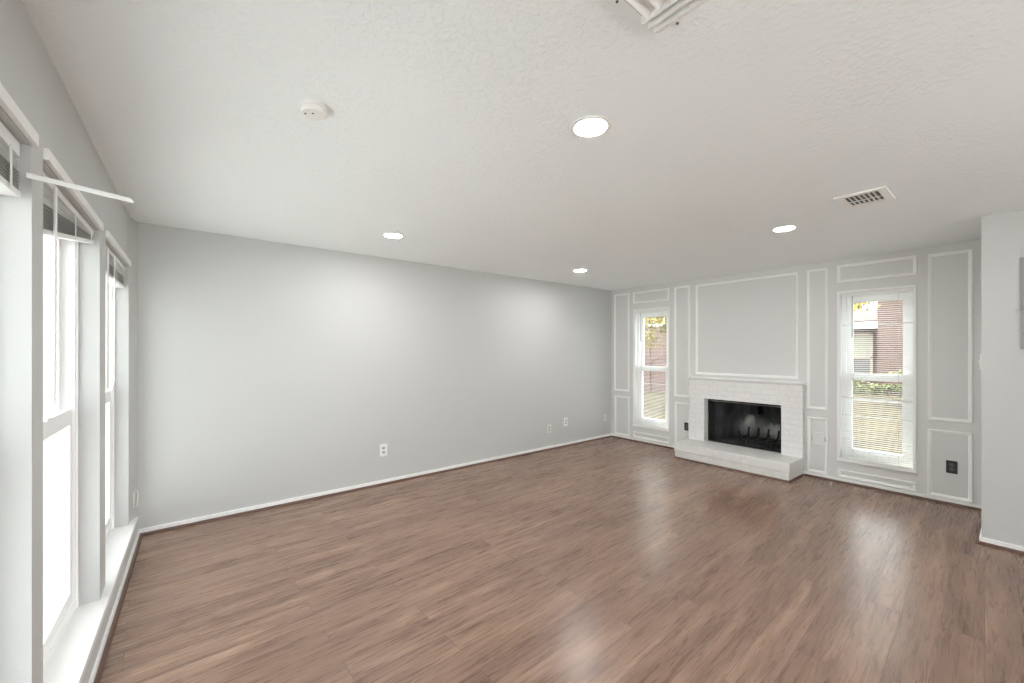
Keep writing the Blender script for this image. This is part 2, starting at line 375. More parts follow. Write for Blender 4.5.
# left wall: above sill level it carries the windows, below it stands slightly forward
mb = MB()
ed = [YBACK] + [q for w in LW for q in w] + [4.19]
for i in range(len(ed) - 1):
    z0 = ZH if (i % 2 == 1) else ZS - 0.03
    mb.box(0, WOUT, ed[i], ed[i + 1], z0, H, C)
mb.prism([(face(4.19), 4.19), (-0.268, YA + 0.001), (-0.62, YA + 0.001), (face(4.19) - WOUT, 4.19)], ZS - 0.03, H)
mb.hexa([(front(YBACK), YBACK, 0), (front(YA), YA, 0), (-0.66, YA, 0), (-0.70, YBACK, 0),
         (front(YBACK), YBACK, ZS - 0.03), (front(YA), YA, ZS - 0.03), (-0.66, YA, ZS - 0.03), (-0.70, YBACK, ZS - 0.03)])
tag(mb.build('wall_left', 'wall'), kind='structure')
# fireplace wall with two windows and the firebox opening
RW = [(0.665, 1.245), (3.275, 3.855)]
RZ0, RZ1 = 0.262, 2.062
FB = (1.785, 2.705, 0.208, 0.79)
mb = MB(); holed_wall(mb, YE, YA, [(RW[0][0], RW[0][1], RZ0, RZ1), (RW[1][0], RW[1][1], RZ0, RZ1), (FB[0] - .01, FB[1] + .01, 0.0, FB[3] + .01)], XB, XB + 0.15, None)
tag(mb.build('wall_fireplace', 'panel_wall'), kind='structure')

# long painted sill under the left windows
mb = MB(); mb.hexa([(front(YBACK), YBACK, ZS - 0.03), (front(YA - .001), YA - .001, ZS - 0.03), (-0.60, YA - .001, ZS - 0.03), (-0.72, YBACK, ZS - 0.03),
                    (front(YBACK), YBACK, ZS), (front(YA - .001), YA - .001, ZS), (-0.60, YA - .001, ZS), (-0.72, YBACK, ZS)])
tag(mb.build('trim_1', 'sill', bevel=0.003), kind='structure')

# baseboards and brown shoe mouldings
BH = 0.052
mb = MB(); mb.box(-0.27, XB, YA - 0.011, YA, 0, BH); tag(mb.build('baseboard_back', 'trim', bevel=0.003), kind='structure')
mb = MB(); mb.hexa([(front(YBACK) + .011, YBACK, 0), (front(YA) + .011, YA - .011, 0), (front(YA), YA - .011, 0), (front(YBACK), YBACK, 0),
                    (front(YBACK) + .011, YBACK, BH), (front(YA) + .011, YA - .011, BH), (front(YA), YA - .011, BH), (front(YBACK), YBACK, BH)])
tag(mb.build('baseboard_left', 'trim', bevel=0.003), kind='structure')
mb = MB(); mb.box(XB - 0.011, XB, YE + .011, 1.578, 0, BH - .004); mb.box(XB - 0.011, XB, 2.925, YA - 0.011, 0, BH - .004); tag(mb.build('baseboard_fireplace', 'trim', bevel=0.003), kind='structure')
mb = MB(); mb.box(XE - 0.011, XE, YBACK, YE + 0.011, 0, BH); mb.box(XE, XB, YE, YE + 0.011, 0, BH); tag(mb.build('baseboard_right', 'trim', bevel=0.003), kind='structure')
QR = [(0, 0), (0.017, 0)] + [(0.017 * math.cos(t), 0.021 * math.sin(t)) for t in (0.3, 0.6, 0.9, 1.2)] + [(0, 0.021)]
def shoe(name, p0, p1, nrm):
    mb = MB(); p0 = Vector(p0); p1 = Vector(p1); nrm = Vector(nrm); d = (p1 - p0)
    mb.extrude(QR, lambda a, h, t: tuple([*(p0 + d * t + nrm * a), h]), 0, 1)
    tag(mb.build(name, 'shoe'), kind='structure')
shoe('trim_2', (front(YBACK) + .011, YBACK), (front(YA) + .011, YA - .011), (1, 0))
shoe('trim_3', (-0.25, YA - .011), (XB - .011, YA - .011), (0, -1))
shoe('trim_4', (XB - .011, YE + .011), (XB - .011, 1.567), (-1, 0))
shoe('trim_5', (XB - .011, 2.936), (XB - .011, YA - .02), (-1, 0))
shoe('trim_6', (XE - .011, YBACK), (XE - .011, YE + .028), (-1, 0))
shoe('trim_7', (XE - .011, YE + .011), (XB - .02, YE + .011), (0, 1))

# picture-frame mouldings on the fireplace wall
PROF = [(0, 0), (0, .009), (.004, .013), (.010, .013), (.014, .009), (.022, .007), (.028, .003), (.030, 0)]
def panel(n, y0, y1, z0, z1, w=1.0):
    mb = MB(); k = len(PROF)
    for (o_, h_) in PROF:
        o_ *= w
        mb.v += [(XB - h_, y0 + o_, z0 + o_), (XB - h_, y1 - o_, z0 + o_), (XB - h_, y1 - o_, z1 - o_), (XB - h_, y0 + o_, z1 - o_)]
    for i in range(k - 1):
        for j in range(4):
            a = i * 4; mb.f.append((a + j, a + (j + 1) % 4, a + 4 + (j + 1) % 4, a + 4 + j))
    tag(mb.build('trim_%d' % n, 'trim'), kind='structure')
n = 8
for a in [(3.955, 4.246, .775, 2.366), (3.945, 4.238, .052, .696),        # left pair
          (3.262, 3.882, 2.180, 2.366), (3.250, 3.874, .058, .155),       # above, below left window
          (2.942, 3.178, .772, 2.366), (2.942, 3.170, .052, .690),        # right of left window
          (1.630, 2.858, 1.108, 2.358),                                   # over the mantel
          (1.348, 1.550, .775, 2.366), (1.350, 1.544, .055, .682),        # right of fireplace
          (0.640, 1.270, 2.182, 2.374), (0.640, 1.262, .058, .145),       # above, below right window
          (0.276, 0.564, .777, 2.366), (0.276, 0.566, .052, .688)]:       # far right
    panel(n, *a); n += 1

# ---------------------------------------------------------------- windows
def sash(parent, fn, y0, y1, z0, z1, d0, d1, st, top, bot, glassname='glass_pane', name='sash'):
    mb = MB()
    mb.box(d0, d1, y0, y0 + st, z0, z1, fn); mb.box(d0, d1, y1 - st, y1, z0, z1, fn)
    mb.box(d0, d1, y0 + st, y1 - st, z0, z0 + bot, fn); mb.box(d0, d1, y0 + st, y1 - st, z1 - top, z1, fn)
    s = mb.build(name, 'vinyl', parent)
    g = MB(); dm = (d0 + d1) / 2
    g.box(dm - .002, dm + .002, y0 + st, y1 - st, z0 + bot, z1 - top, fn); g.build(glassname, 'glass', s)
    return s
def ring(mb, d0, d1, y0, y1, z0, z1, w, fn, wb=None):
    wb = wb or w
    mb.box(d0, d1, y0, y0 + w, z0, z1, fn); mb.box(d0, d1, y1 - w, y1, z0, z1, fn)
    mb.box(d0, d1, y0 + w, y1 - w, z0, z0 + wb, fn); mb.box(d0, d1, y0 + w, y1 - w, z1 - w, z1, fn)

for i, (a, b_) in enumerate(LW):
    w = empty('window_%d' % (i + 1), C(0.16, (a + b_) / 2, ZS)); tag(w, kind='structure')
    mb = MB(); ring(mb, .083, .175, a, b_, ZS, ZH, .035, C, .045)
    mb.box(.075, .083, a, a + .02, ZS, ZH, C); mb.box(.075, .083, b_ - .02, b_, ZS, ZH, C)
    mb.build('window_frame', 'vinyl', w)
    sash(w, C, a + .036, b_ - .036, ZS + .046, 1.155, .092, .122, .045, .075, .06, name='lower_sash')
    sash(w, C, a + .036, b_ - .036, 1.09, ZH - .036, .130, .160, .045, .05, .05, name='upper_sash')
    mb = MB(); mb.box(.080, .110, (a + b_) / 2 - .03, (a + b_) / 2 + .03, 1.155, 1.167, C); mb.build('sash_lock', 'vinyl', w)
    mb = MB(); mb.box(.168, .169, a + .036, b_ - .036, ZS + .046, ZH - .036, C); mb.build('dimming_insect_screen', 'screen', w)  # insect screen put in to dim the daylight on the reveals
    # ledge over the opening
    mb = MB(); mb.box(-0.014, 0.0, a - .004, b_ + .004, ZH + .002, ZH + .040, C)
    tag(mb.build('trim_%d' % n, 'trim', bevel=.002), kind='structure'); n += 1

def Bf(d, y, z): return (XB + d, y, z)
for i, (a, b_) in enumerate(RW):
    w = empty('window_%d' % (4 + i), (XB + .1, (a + b_) / 2, RZ0)); tag(w, kind='structure')
    mb = MB(); ring(mb, .065, .145, a, b_, RZ0, RZ1, .040, Bf, .045); mb.build('window_frame', 'vinyl', w)
    sash(w, Bf, a + .041, b_ - .041, RZ0 + .046, 1.195, .070, .100, .050, .075, .070, name='lower_sash')
    sash(w, Bf, a + .041, b_ - .041, 1.13, RZ1 - .041, .105, .135, .050, .060, .06, name='upper_sash')
    mb = MB(); ring(mb, .0, .065, a, b_, RZ0, RZ1, .005, Bf); tag(mb.build('trim_%d' % n, 'trim'), kind='structure'); n += 1
    # thin casing around the opening
    mb = MB(); ring(mb, -.012, 0.0, a - .022, b_ + .022, RZ0 - .006, RZ1 + .024, .022, Bf, .006)
    mb.box(-.024, .065, a - .022, b_ + .022, RZ0 - .022, RZ0, Bf)
    tag(mb.build('trim_%d' % n, 'trim', bevel=.002), kind='structure'); n += 1

# ---------------------------------------------------------------- blinds
def slat(mb, fn, d0, d1, y0, y1, z0, z1, crown=.0025, tilt=0.0, th=.0006):
    """one slat: z0 at the y0 end, z1 at the y1 end"""
    w = d1 - d0; P = []
    for j in range(5):
        u = j / 4; dz = crown * (1 - (2 * u - 1) ** 2); dd = (u - .5) * w
        P.append(((d0 + d1) / 2 + dd * math.cos(tilt) - dz * math.sin(tilt), dz * math.cos(tilt) + dd * math.sin(tilt)))
    prof = P + [(a, b - th) for a, b in reversed(P)]
    nn = len(mb.v); k = len(prof)
    mb.v += [fn(a, y0, z0 + b) for a, b in prof] + [fn(a, y1, z1 + b) for a, b in prof]
    mb.f.append(tuple(nn + q for q in reversed(range(k)))); mb.f.append(tuple(nn + k + q for q in range(k)))
    for q in range(k): r = (q + 1) % k; mb.f.append((nn + q, nn + r, nn + k + r, nn + k + q))

BLG = None
def lowered_blind(a, b_, label, kinks):
    t = empty('window_blind', (XB + .03, (a + b_) / 2, RZ0)); tag(t, label, 'blind')
    mb = MB(); mb.box(.010, .040, a + .008, b_ - .008, RZ1 - .032, RZ1 - .006, Bf); mb.build('headrail', 'slat', t, bevel=.002)
    mb = MB(); z = RZ1 - .050; k = 0
    while z > RZ0 + .030:
        tl = 0.0; zz = z
        for zk, tk in kinks:
            if abs(z - zk) < .0106: tl = tk
        slat(mb, Bf, .013, .037, a + .009, b_ - .009, zz, zz, tilt=tl); z -= .0212
    mb.build('slats', 'thin_slat', t)
    mb = MB(); mb.box(.014, .036, a + .009, b_ - .009, RZ0 + .008, RZ0 + .018, Bf); mb.build('bottom_rail', 'slat', t, bevel=.002)
    for yy in (a + .11, b_ - .11):
        mb = MB()
        for d in (.0125, .0375): mb.tube([Bf(d, yy, RZ0 + .018), Bf(d, yy, RZ1 - .03)], .0008, 4)
        mb.build('ladder_cord', 'grey_slot', t)
    mb = MB(); mb.tube([Bf(.004, b_ - .105, RZ1 - .035), Bf(.001, b_ - .105, 1.585)], .0042, 6); mb.build('tilt_wand', 'wand', t)
lowered_blind(*RW[0], 'lowered white slatted blind in the window right of the fireplace', [(1.71, -.5), (.925, -1.1), (.904, .5), (.73, -.6)])
lowered_blind(*RW[1], 'lowered white slatted blind in the window left of the fireplace', [(.93, .3)])

def raised_blind(y0, y1, zt, zn, zf, nsl, fan, label, wands):
    """zn/zf: height of the bottom rail at its near and far end"""
    t = empty('raised_blind', C(.045, (y0 + y1) / 2, zn)); tag(t, label, 'blind')
    mb = MB(); mb.box(.020, .070, y0, y1, zt, ZH - .004, C); mb.build('headrail', 'slat', t, bevel=.002)
    mb = MB()
    hn, hf = zt - zn - .022, zt - zf - .022
    for i in range(fan):
        u = (i + 1) / (fan + 1)
        slat(mb, C, .020, .070, y0 + .005, y1 - .005, zt - u * hn * .45, zt - u * hf * .45 + .004 * math.sin(i * 2.1), tilt=.25 * math.sin(i * 1.7))
    mb.build('loose_slats', 'slat', t)
    mb = MB()
    for i in range(nsl):
        u = i / (nsl - 1)
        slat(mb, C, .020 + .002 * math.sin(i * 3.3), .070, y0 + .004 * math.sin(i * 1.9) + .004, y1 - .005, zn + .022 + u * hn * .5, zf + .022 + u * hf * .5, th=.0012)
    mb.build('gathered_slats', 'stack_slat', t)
    mb = MB(); mb.hexa([C(.018, y0, zn), C(.018, y1, zf), C(.072, y1, zf), C(.072, y0, zn), C(.018, y0, zn + .018), C(.018, y1, zf + .018), C(.072, y1, zf + .018), C(.072, y0, zn + .018)])
    mb.build('bottom_rail', 'slat', t, bevel=.002)
    for f_ in (.2, .55, .9):
        yy = y0 + (y1 - y0) * f_; mb = MB(); zb = zn + (zf - zn) * f_
        mb.box(.013, .0145, yy - .007, yy + .007, zb, zt, C); mb.build('ladder_tape', 'slat', t)
    for (yy, d, zb, r, nm) in wands:
        mb = MB(); mb.tube([C(d, yy, 2.03), C(d + .002, yy, zb + .02), C(d + .002, yy, zb)], [r, r, r * 1.15], 8); mb.build(nm, 'plastic', t, smooth=True)
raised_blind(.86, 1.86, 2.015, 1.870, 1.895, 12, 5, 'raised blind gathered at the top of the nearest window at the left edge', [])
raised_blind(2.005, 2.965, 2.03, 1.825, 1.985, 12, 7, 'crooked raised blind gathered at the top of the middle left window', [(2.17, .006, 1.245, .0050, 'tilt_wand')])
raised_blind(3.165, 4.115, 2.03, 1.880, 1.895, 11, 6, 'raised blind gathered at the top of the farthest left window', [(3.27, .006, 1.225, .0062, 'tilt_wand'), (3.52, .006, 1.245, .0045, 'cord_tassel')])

# slat sticking out into the room from the nearest blind
mb = MB(); p0 = Vector((-.352, 1.81, 1.952)); p1 = Vector((-.129, 1.905, 1.954)); dd = (p1 - p0)
prof = [(.0, -.0075), (.0016, -.003), (.0016, .003), (0, .0075), (-.0012, .0075), (.0004, .003), (.0004, -.003), (-.0012, -.0075)]
sd = Vector((dd.y, -dd.x, 0)).normalized()
nn = 0
def sp_(a, b_, t): return tuple(p0 + dd * (t - (0.03 if (t > .5 and b_ > 0) else 0)) + sd * a + Vector((0, 0, b_)))
mb.extrude(prof, sp_, 0, 1)
tag(mb.build('loose_blind_slat', 'slat'), 'narrow white slat sticking out into the room from the nearest left window blind', 'slat')

# small cord holder on the wall end next to the back wall
t = empty('cord_cleat', (-.288, 4.250, .22)); tag(t, 'small white cord holder low on the window wall beside the back corner', 'cord holder')
mb = MB(); mb.box(-.293, -.282, 4.240, 4.256, .24, .36); mb.build('mounting_plate', 'plastic', t, bevel=.002)
mb = MB(); mb.tube([(-.284, 4.247, .36), (-.268, 4.242, .372), (-.262, 4.240, .34), (-.268, 4.242, .25), (-.282, 4.247, .235)], .0035, 8); mb.build('cord_hook', 'plastic', t, smooth=True)

# ---------------------------------------------------------------- fireplace
XF = 5.53
fp = empty('fireplace', (5.4, 2.245, 0)); tag(fp, 'white painted brick fireplace with raised hearth on the panelled wall', 'fireplace')
mb = MB(); y0, y1, zt = 1.568, 2.911, 1.045
mb.box(XF, XB, y0, FB[0], .208, zt); mb.box(XF, XB, FB[1], y1, .208, zt); mb.box(XF, XB, FB[0], FB[1], FB[3], zt)
mb.box(XB, XB + .06, FB[0] - .009, FB[0], .208, FB[3]); mb.box(XB, XB + .06, FB[1], FB[1] + .009, .208, FB[3]); mb.box(XB, XB + .06, FB[0] - .009, FB[1] + .009, FB[3], FB[3] + .009)
mb.build('brick_surround', 'white_brick', fp, at_origin=True)
mb = MB(); mb.extrude([(0, 0), (.010, 0), (.016, .010), (.030, .014), (.030, .030), (0, .030)], lambda a, h, t_: (XF - a + (0), t_, zt + h), y0 - .022, y1 + .012)
mb.box(XF, XB, y0 - .022, y1 + .012, zt, zt + .030)
mb.build('mantel_shelf', 'trim', fp)
mb = MB(); mb.hexa([(5.160, 1.592, 0), (XB, 1.582, 0), (XB, 2.915, 0), (5.160, 2.912, 0), (5.150, 1.585, .102), (XB, 1.575, .102), (XB, 2.922, .102), (5.150, 2.918, .102)])
mb.hexa([(5.146, 1.580, .104), (XB, 1.571, .104), (XB, 2.927, .104), (5.146, 2.924, .104), (5.146, 1.580, .208), (XB, 1.571, .208), (XB, 2.927, .208), (5.146, 2.924, .208)])
mb.build('hearth', 'hearth_brick', fp, bevel=.003)
mb = MB()
mb.extrude(QR, lambda a, h, t_: (5.160 - a, t_, h), 1.575, 2.925)
mb.extrude(QR, lambda a, h, t_: (t_, 1.588 - a, h), 5.150, XB - .012)
mb.build('hearth_shoe_moulding', 'shoe', fp)
# firebox (tapered, open to the front)
a0, a1, z0, z1 = FB[0], FB[1], .20, .80
b0, b1, XD = FB[0] + .13, FB[1] - .13, 6.12
X0 = XB + .045
mb = MB()
V = [(X0, a0, z0), (X0, a1, z0), (X0, a1, z1), (X0, a0, z1), (XD, b0, z0), (XD, b1, z0), (XD, b1, .78), (XD, b0, .78)]
O = [(X0, a0 - .008, z0 - .02), (X0, a1 + .008, z0 - .02), (X0, a1 + .008, z1 + .02), (X0, a0 - .008, z1 + .02), (XD + .03, b0 - .03, z0 - .02), (XD + .03, b1 + .03, z0 - .02), (XD + .03, b1 + .03, .82), (XD + .03, b0 - .03, .82)]
mb.v = V + O
for q in ((0, 1, 5, 4), (1, 2, 6, 5), (2, 3, 7, 6), (3, 0, 4, 7)):
    mb.f.append(q); mb.f.append(tuple(i + 8 for i in q))
mb.f.append((4, 5, 6, 7)); mb.f.append((12, 13, 14, 15))
for i in range(4): j = (i + 1) % 4; mb.f.append((i, j, j + 8, i + 8))
mb.build('firebox', 'soot', fp)
# black metal frame around the opening
mb = MB(); X1 = XB + .035
mb.box(X1, X1 + .012, a0 + .001, a0 + .012, FB[2] + .001, FB[3] - .001); mb.box(X1, X1 + .012, a1 - .016, a1 - .001, FB[2] + .001, FB[3] - .001)
mb.box(X1, X1 + .012, a0 + .012, a1 - .016, FB[3] - .030, FB[3] - .001); mb.box(X1, X1 + .012, a0 + .012, a1 - .016, FB[2] + .001, FB[2] + .014)
fr_ = mb.build('firebox_frame', 'iron', fp)
mb = MB(); mb.tube([(X1 + .035, a0 + .002, .752), (X1 + .035, a1 - .002, .752)], .005, 8); mb.build('curtain_rod', 'chrome', fp)
# mesh curtains, pleated; the left one drawn partly across
def curtain(ya_t, yb_t, ya_b, yb_b):
    mb = MB(); nz, ny = 10, 60
    for i in range(nz + 1):
        u = i / nz; z = .745 - u * (.745 - .212)
        for j in range(ny + 1):
            v = j / ny; y = (ya_t + (ya_b - ya_t) * u) * (1 - v) + (yb_t + (yb_b - yb_t) * u) * v
            mb.v.append((X1 + .035 + .008 * math.sin(v * 60) * (.4 + .6 * u), y, z))
    w = ny + 1
    for i in range(nz):
        for j in range(ny): mb.f.append((i * w + j, i * w + j + 1, (i + 1) * w + j + 1, (i + 1) * w + j))
    o = mb.build('mesh_curtain', 'mesh_screen', fp, smooth=True)
    s = o.modifiers.new('solid', 'SOLIDIFY'); s.thickness = .001
curtain(a1 - .012, a1 - .075, a1 - .012, a1 - .085)
curtain(a0 + .012, a0 + .055, a0 + .012, a0 + .060)
mb = MB(); mb.tube([(X1 + .30, 2.20, .79), (X1 + .30, 2.20, .66), (X1 + .28, 2.20, .63)], .008, 8); mb.box(X1 + .22, X1 + .36, 2.16, 2.25, .60, .70); mb.build('damper_handle', 'iron', fp)
# grate
gr = empty('fireplace_grate', (5.88, 2.15, .20)); tag(gr, 'black iron log grate inside the fireplace', 'grate')
for xx in (5.76, 5.94):
    mb = MB(); mb.tube([(xx, 1.93, .285), (xx, 2.43, .285)], .009, 8); mb.build('cross_bar', 'iron', gr)
for yy in (1.97, 2.09, 2.21, 2.33):
    mb = MB(); mb.tube([(5.70, yy, .385), (5.725, yy, .30), (5.80, yy, .287), (5.94, yy, .287), (6.00, yy, .31), (6.03, yy, .40)], .011, 8); mb.build('log_bar', 'iron', gr, smooth=True)
for xx in (5.76, 5.94):
    for yy in (1.97, 2.33):
        mb = MB(); mb.tube([(xx, yy - .03, .202), (xx, yy, .285), (xx, yy + .03, .202)], .008, 8); mb.build('leg', 'iron', gr)

# ---------------------------------------------------------------- outlets, plates, switch
def outlet_y(x, z, w, h, label, plate, recept, group=None, name='wall_outlet', kind='duplex'):   # on the back wall
    t = empty(name, (x, YA, z - h / 2)); tag(t, label, 'outlet' if kind == 'duplex' else 'wall plate', group)
    mb = MB(); mb.box(x - w / 2, x + w / 2, YA - .006, YA, z - h / 2, z + h / 2); mb.build('cover_plate', plate, t, bevel=.002)
    if kind == 'duplex':
        for s in (-1, 1):
            mb = MB(); zc = z + s * h * .17
            mb.extrude([(.017 * math.cos(q * math.pi / 8), max(-.0125, min(.0125, .017 * math.sin(q * math.pi / 8)))) for q in range(16)], lambda a, b_, t_: (x + a, t_, zc + b_), YA - .009, YA - .0055)
            r = mb.build('receptacle', recept, t)
            mb = MB(); mb.box(x - .008, x - .005, YA - .0095, YA - .0088, zc - .004, zc + .005); mb.box(x + .005, x + .008, YA - .0095, YA - .0088, zc - .004, zc + .005); mb.build('slots', 'slot', r)
    else:
        mb = MB(); mb.tube([(x, YA - .006, z), (x, YA - .016, z)], .006, 10); mb.build('connector', 'chrome', t)
outlet_y(1.688, .370, .085, .130, 'white double outlet nearest the windows on the plain wall, grey sockets', 'plastic', 'grey_slot')
outlet_y(4.155, .305, .078, .120, 'wall-coloured double outlet low on the plain wall with grey sockets', 'painted_plate', 'grey_slot')
outlet_y(4.500, .366, .078, .122, 'white double outlet on the plain wall, nearer the fireplace corner', 'plastic', 'grey_slot')
outlet_y(5.435, .330, .070, .115, 'small wall-coloured cable plate beside the fireplace corner', 'painted_plate', 'slot', name='cable_plate', kind='cable')

def outlet_x(y, z, w, h, label):
    t = empty('wall_outlet', (XB, y, z - h / 2)); tag(t, label, 'outlet')
    mb = MB(); mb.box(XB - .007, XB, y - w / 2, y + w / 2, z - h / 2, z + h / 2); mb.build('cover_plate', 'black_plastic', t, bevel=.002)
    for s in (-1, 1):
        mb = MB(); zc = z + s * h * .19
        mb.extrude([(.017 * math.cos(q * math.pi / 8), max(-.0125, min(.0125, .017 * math.sin(q * math.pi / 8)))) for q in range(16)], lambda a, b_, t_: (t_, y + a, zc + b_), XB - .0095, XB - .0065)
        mb.build('receptacle', 'slot', t)
    mb = MB(); mb.tube([(XB - .0068, y, z), (XB - .009, y, z)], .003, 8); mb.build('screw', 'grey_slot', t)
outlet_x(.408, .352, .074, .118, 'black outlet on the panelled wall right of the right window')
outlet_x(2.990, .356, .070, .112, 'black outlet beside the left edge of the brick fireplace')

t = empty('blank_cover', (XB, 1.437, .37)); tag(t, 'white rectangular cover box in the panel right of the fireplace', 'cover plate')
mb = MB(); mb.box(XB - .012, XB, 1.380, 1.488, .372, .518); mb.build('cover_plate', 'painted_plate', t, bevel=.003)
for yy in (1.373, 1.494):
    mb = MB(); mb.box(XB - .016, XB - .001, yy - .005, yy + .005, .42, .47); mb.build('side_latch', 'chrome', t, bevel=.001)
mb = MB(); mb.tube([(XB - .012, 1.432, .505), (XB - .014, 1.432, .505)], .004, 8); mb.build('screw', 'grey_slot', t)

t = empty('light_switch', (4.72, YE, 1.30)); tag(t, 'white light switch on the corner edge of the closet wall', 'switch')
mb = MB(); mb.box(4.675, 4.750, YE, YE + .010, 1.295, 1.412); mb.build('cover_plate', 'plastic', t, bevel=.002)
mb = MB(); mb.hexa([(4.707, YE + .009, 1.335), (4.717, YE + .009, 1.335), (4.717, YE + .018, 1.345), (4.707, YE + .018, 1.345), (4.707, YE + .009, 1.365), (4.717, YE + .009, 1.365), (4.717, YE + .020, 1.372), (4.707, YE + .020, 1.372)]); mb.build('toggle', 'plastic', t)

t = empty('wall_panel_cover', (XE, -.15, 1.45)); tag(t, 'grey shallow wall panel with small hook at the right edge', 'wall panel')
mb = MB(); mb.box(XE - .012, XE, -.42, .004, 1.45, 2.103); mb.build('panel_board', 'grey_panel', t, bevel=.004)
mb = MB(); mb.tube([(XE - .012, -.02, 1.716), (XE - .030, .010, 1.716), (XE - .032, .022, 1.712), (XE - .030, .024, 1.724), (XE - .026, .020, 1.731)], .003, 8); mb.build('hook', 'chrome', t, smooth=True)

# ---------------------------------------------------------------- ceiling fixtures
def downlight(x, y, label):
    t = empty('recessed_light', (x, y, H)); tag(t, label, 'ceiling light', None)
    mb = MB(); mb.lathe([(.070, -.003), (.074, -.006), (.088, -.005), (.092, -.001), (.092, .0)], (x, y, H), 48); mb.build('trim_ring', 'plastic', t, smooth=True)
    mb = MB(); mb.lathe([(.0, -.008), (.03, -.0078), (.055, -.0065), (.071, -.003)], (x, y, H), 48)
    # close the centre
    mb.build('lens', 'lens', t, smooth=True)
downlight(1.420, 1.205, 'glowing recessed ceiling light, the largest and nearest of the four')
downlight(1.430, 3.420, 'glowing recessed ceiling light above the middle of the plain wall')
downlight(3.874, 3.458, 'glowing recessed ceiling light nearest the fireplace corner')
downlight(3.839, 1.218, 'glowing recessed ceiling light nearest the fireplace vent')

t = empty('smoke_detector', (.421, 1.818, H)); tag(t, 'round white smoke detector on the ceiling', 'smoke detector')
mb = MB(); mb.lathe([(.053, 0), (.053, -.008), (.050, -.010)], (.421, 1.818, H), 40); mb.lathe([(.0, -.010), (.051, -.010)], (.421, 1.818, H), 40); mb.build('mounting_base', 'plastic', t, smooth=True)
mb = MB(); mb.lathe([(.046, -.010), (.046, -.014), (.050, -.016), (.049, -.027), (.043, -.032), (.0, -.033)], (.421, 1.818, H), 40); bd = mb.build('detector_body', 'plastic', t, smooth=True)
for dx, dy in ((-.030, .010), (-.006, -.010)):
    mb = MB(); mb.tube([(.421 + dx, 1.818 + dy, H - .0315), (.421 + dx, 1.818 + dy, H - .0345)], .004, 10); mb.build('test_button', 'slot', t)

# square register near the fireplace
t = empty('ceiling_vent', (3.475, .643, H)); tag(t, 'rectangular white ceiling vent with slanted louvres near the closet wall', 'vent')
vx0, vx1, vy0, vy1 = 3.318, 3.632, .515, .772
mb = MB()
def frame_z(mb, x0, x1, y0, y1, w, wy, zt_, zb_):
    mb.box(x0, x0 + w, y0, y1, zb_, zt_); mb.box(x1 - w, x1, y0, y1, zb_, zt_); mb.box(x0 + w, x1 - w, y0, y0 + wy, zb_, zt_); mb.box(x0 + w, x1 - w, y1 - wy, y1, zb_, zt_)
frame_z(mb, vx0, vx1, vy0, vy1, .045, .045, H, H - .009); mb.build('vent_frame', 'vent', t, bevel=.003)
mb = MB(); mb.box(vx0 + .046, vx1 - .046, vy0 + .046, vy1 - .046, H - .0015, H - .0005); mb.build('duct_shade', 'vent_shade_and_screw', t)  # flat dark sheet painted as the shade between the louvres
for i in range(7):
    yy = vy0 + .058 + i * .0245
    mb = MB(); mb.hexa([(vx0 + .045, yy, H - .012), (vx1 - .045, yy, H - .012), (vx1 - .045, yy + .002, H - .012), (vx0 + .045, yy + .002, H - .012),
                        (vx0 + .045, yy + .016, H - .002), (vx1 - .045, yy + .016, H - .002), (vx1 - .045, yy + .018, H - .002), (vx0 + .045, yy + .018, H - .002)]); mb.build('louvre', 'vent', t)
mb = MB(); mb.box(3.470, 3.480, vy0 + .045, vy1 - .045, H - .013, H - .010); mb.build('cross_bar', 'vent', t)

# large stepped diffuser at the top edge of the picture
t = empty('air_diffuser', (1.02, .56, H)); tag(t, 'large white ceiling air diffuser with stepped louvres cut by the top edge of the picture', 'vent')
mb = MB(); mb.box(.84, 1.192, .385, .738, H - .003, H); mb.build('face_plate', 'ceiling', t, bevel=.001)
mb = MB(); mb.box(.872, 1.160, .417, .706, H - .005, H - .003); mb.build('duct_shade', 'vent_shade_and_screw', t)  # flat sheet on the plate, its dark colour stands for shade in the gaps
for i in range(3):      # louvres running away from the camera on the right side
    xx = 1.064 + i * .033; ye = .708 - .0 * i
    mb = MB(); mb.extrude([(0, 0), (.026, -.004), (.026, -.007), (.004, -.026 + i * .005), (0, -.026 + i * .005)], lambda a, h, t_: (xx + a, t_, H - .004 + h), .417, ye); mb.build('louvre', 'vent', t)
for i in range(7):
    yy = .690 - i * .038
    mb = MB(); mb.extrude([(0, 0), (-.026, -.003), (-.026, -.006), (-.004, -.022), (0, -.022)], lambda a, h, t_: (t_, yy + a, H - .004 + h), .875, 1.070); mb.build('louvre', 'vent', t)
for sx, sy in ((1.172, .655), (.965, .722)):
    mb = MB(); mb.tube([(sx, sy, H - .003), (sx, sy, H - .006)], .004, 8); mb.build('screw', 'vent_shade_and_screw', t)

# ---------------------------------------------------------------- outdoors
GZ = -.15
mb = MB(); mb.box(6.3, 40, -30, 40, GZ - .1, GZ); tag(mb.build('lawn', 'lawn'), kind='structure')
mb = MB(); mb.box(-14, -.75, -16, 24, GZ - .1, GZ); mb.box(-.75, 6.3, -16, YBACK - .02, GZ - .1, GZ); mb.box(-.75, 6.3, YA + .3, 24, GZ - .1, GZ); tag(mb.build('bounce_ground', 'bounce_ground'), kind='structure')  # unseen ground, added pale to bounce daylight up to the ceiling

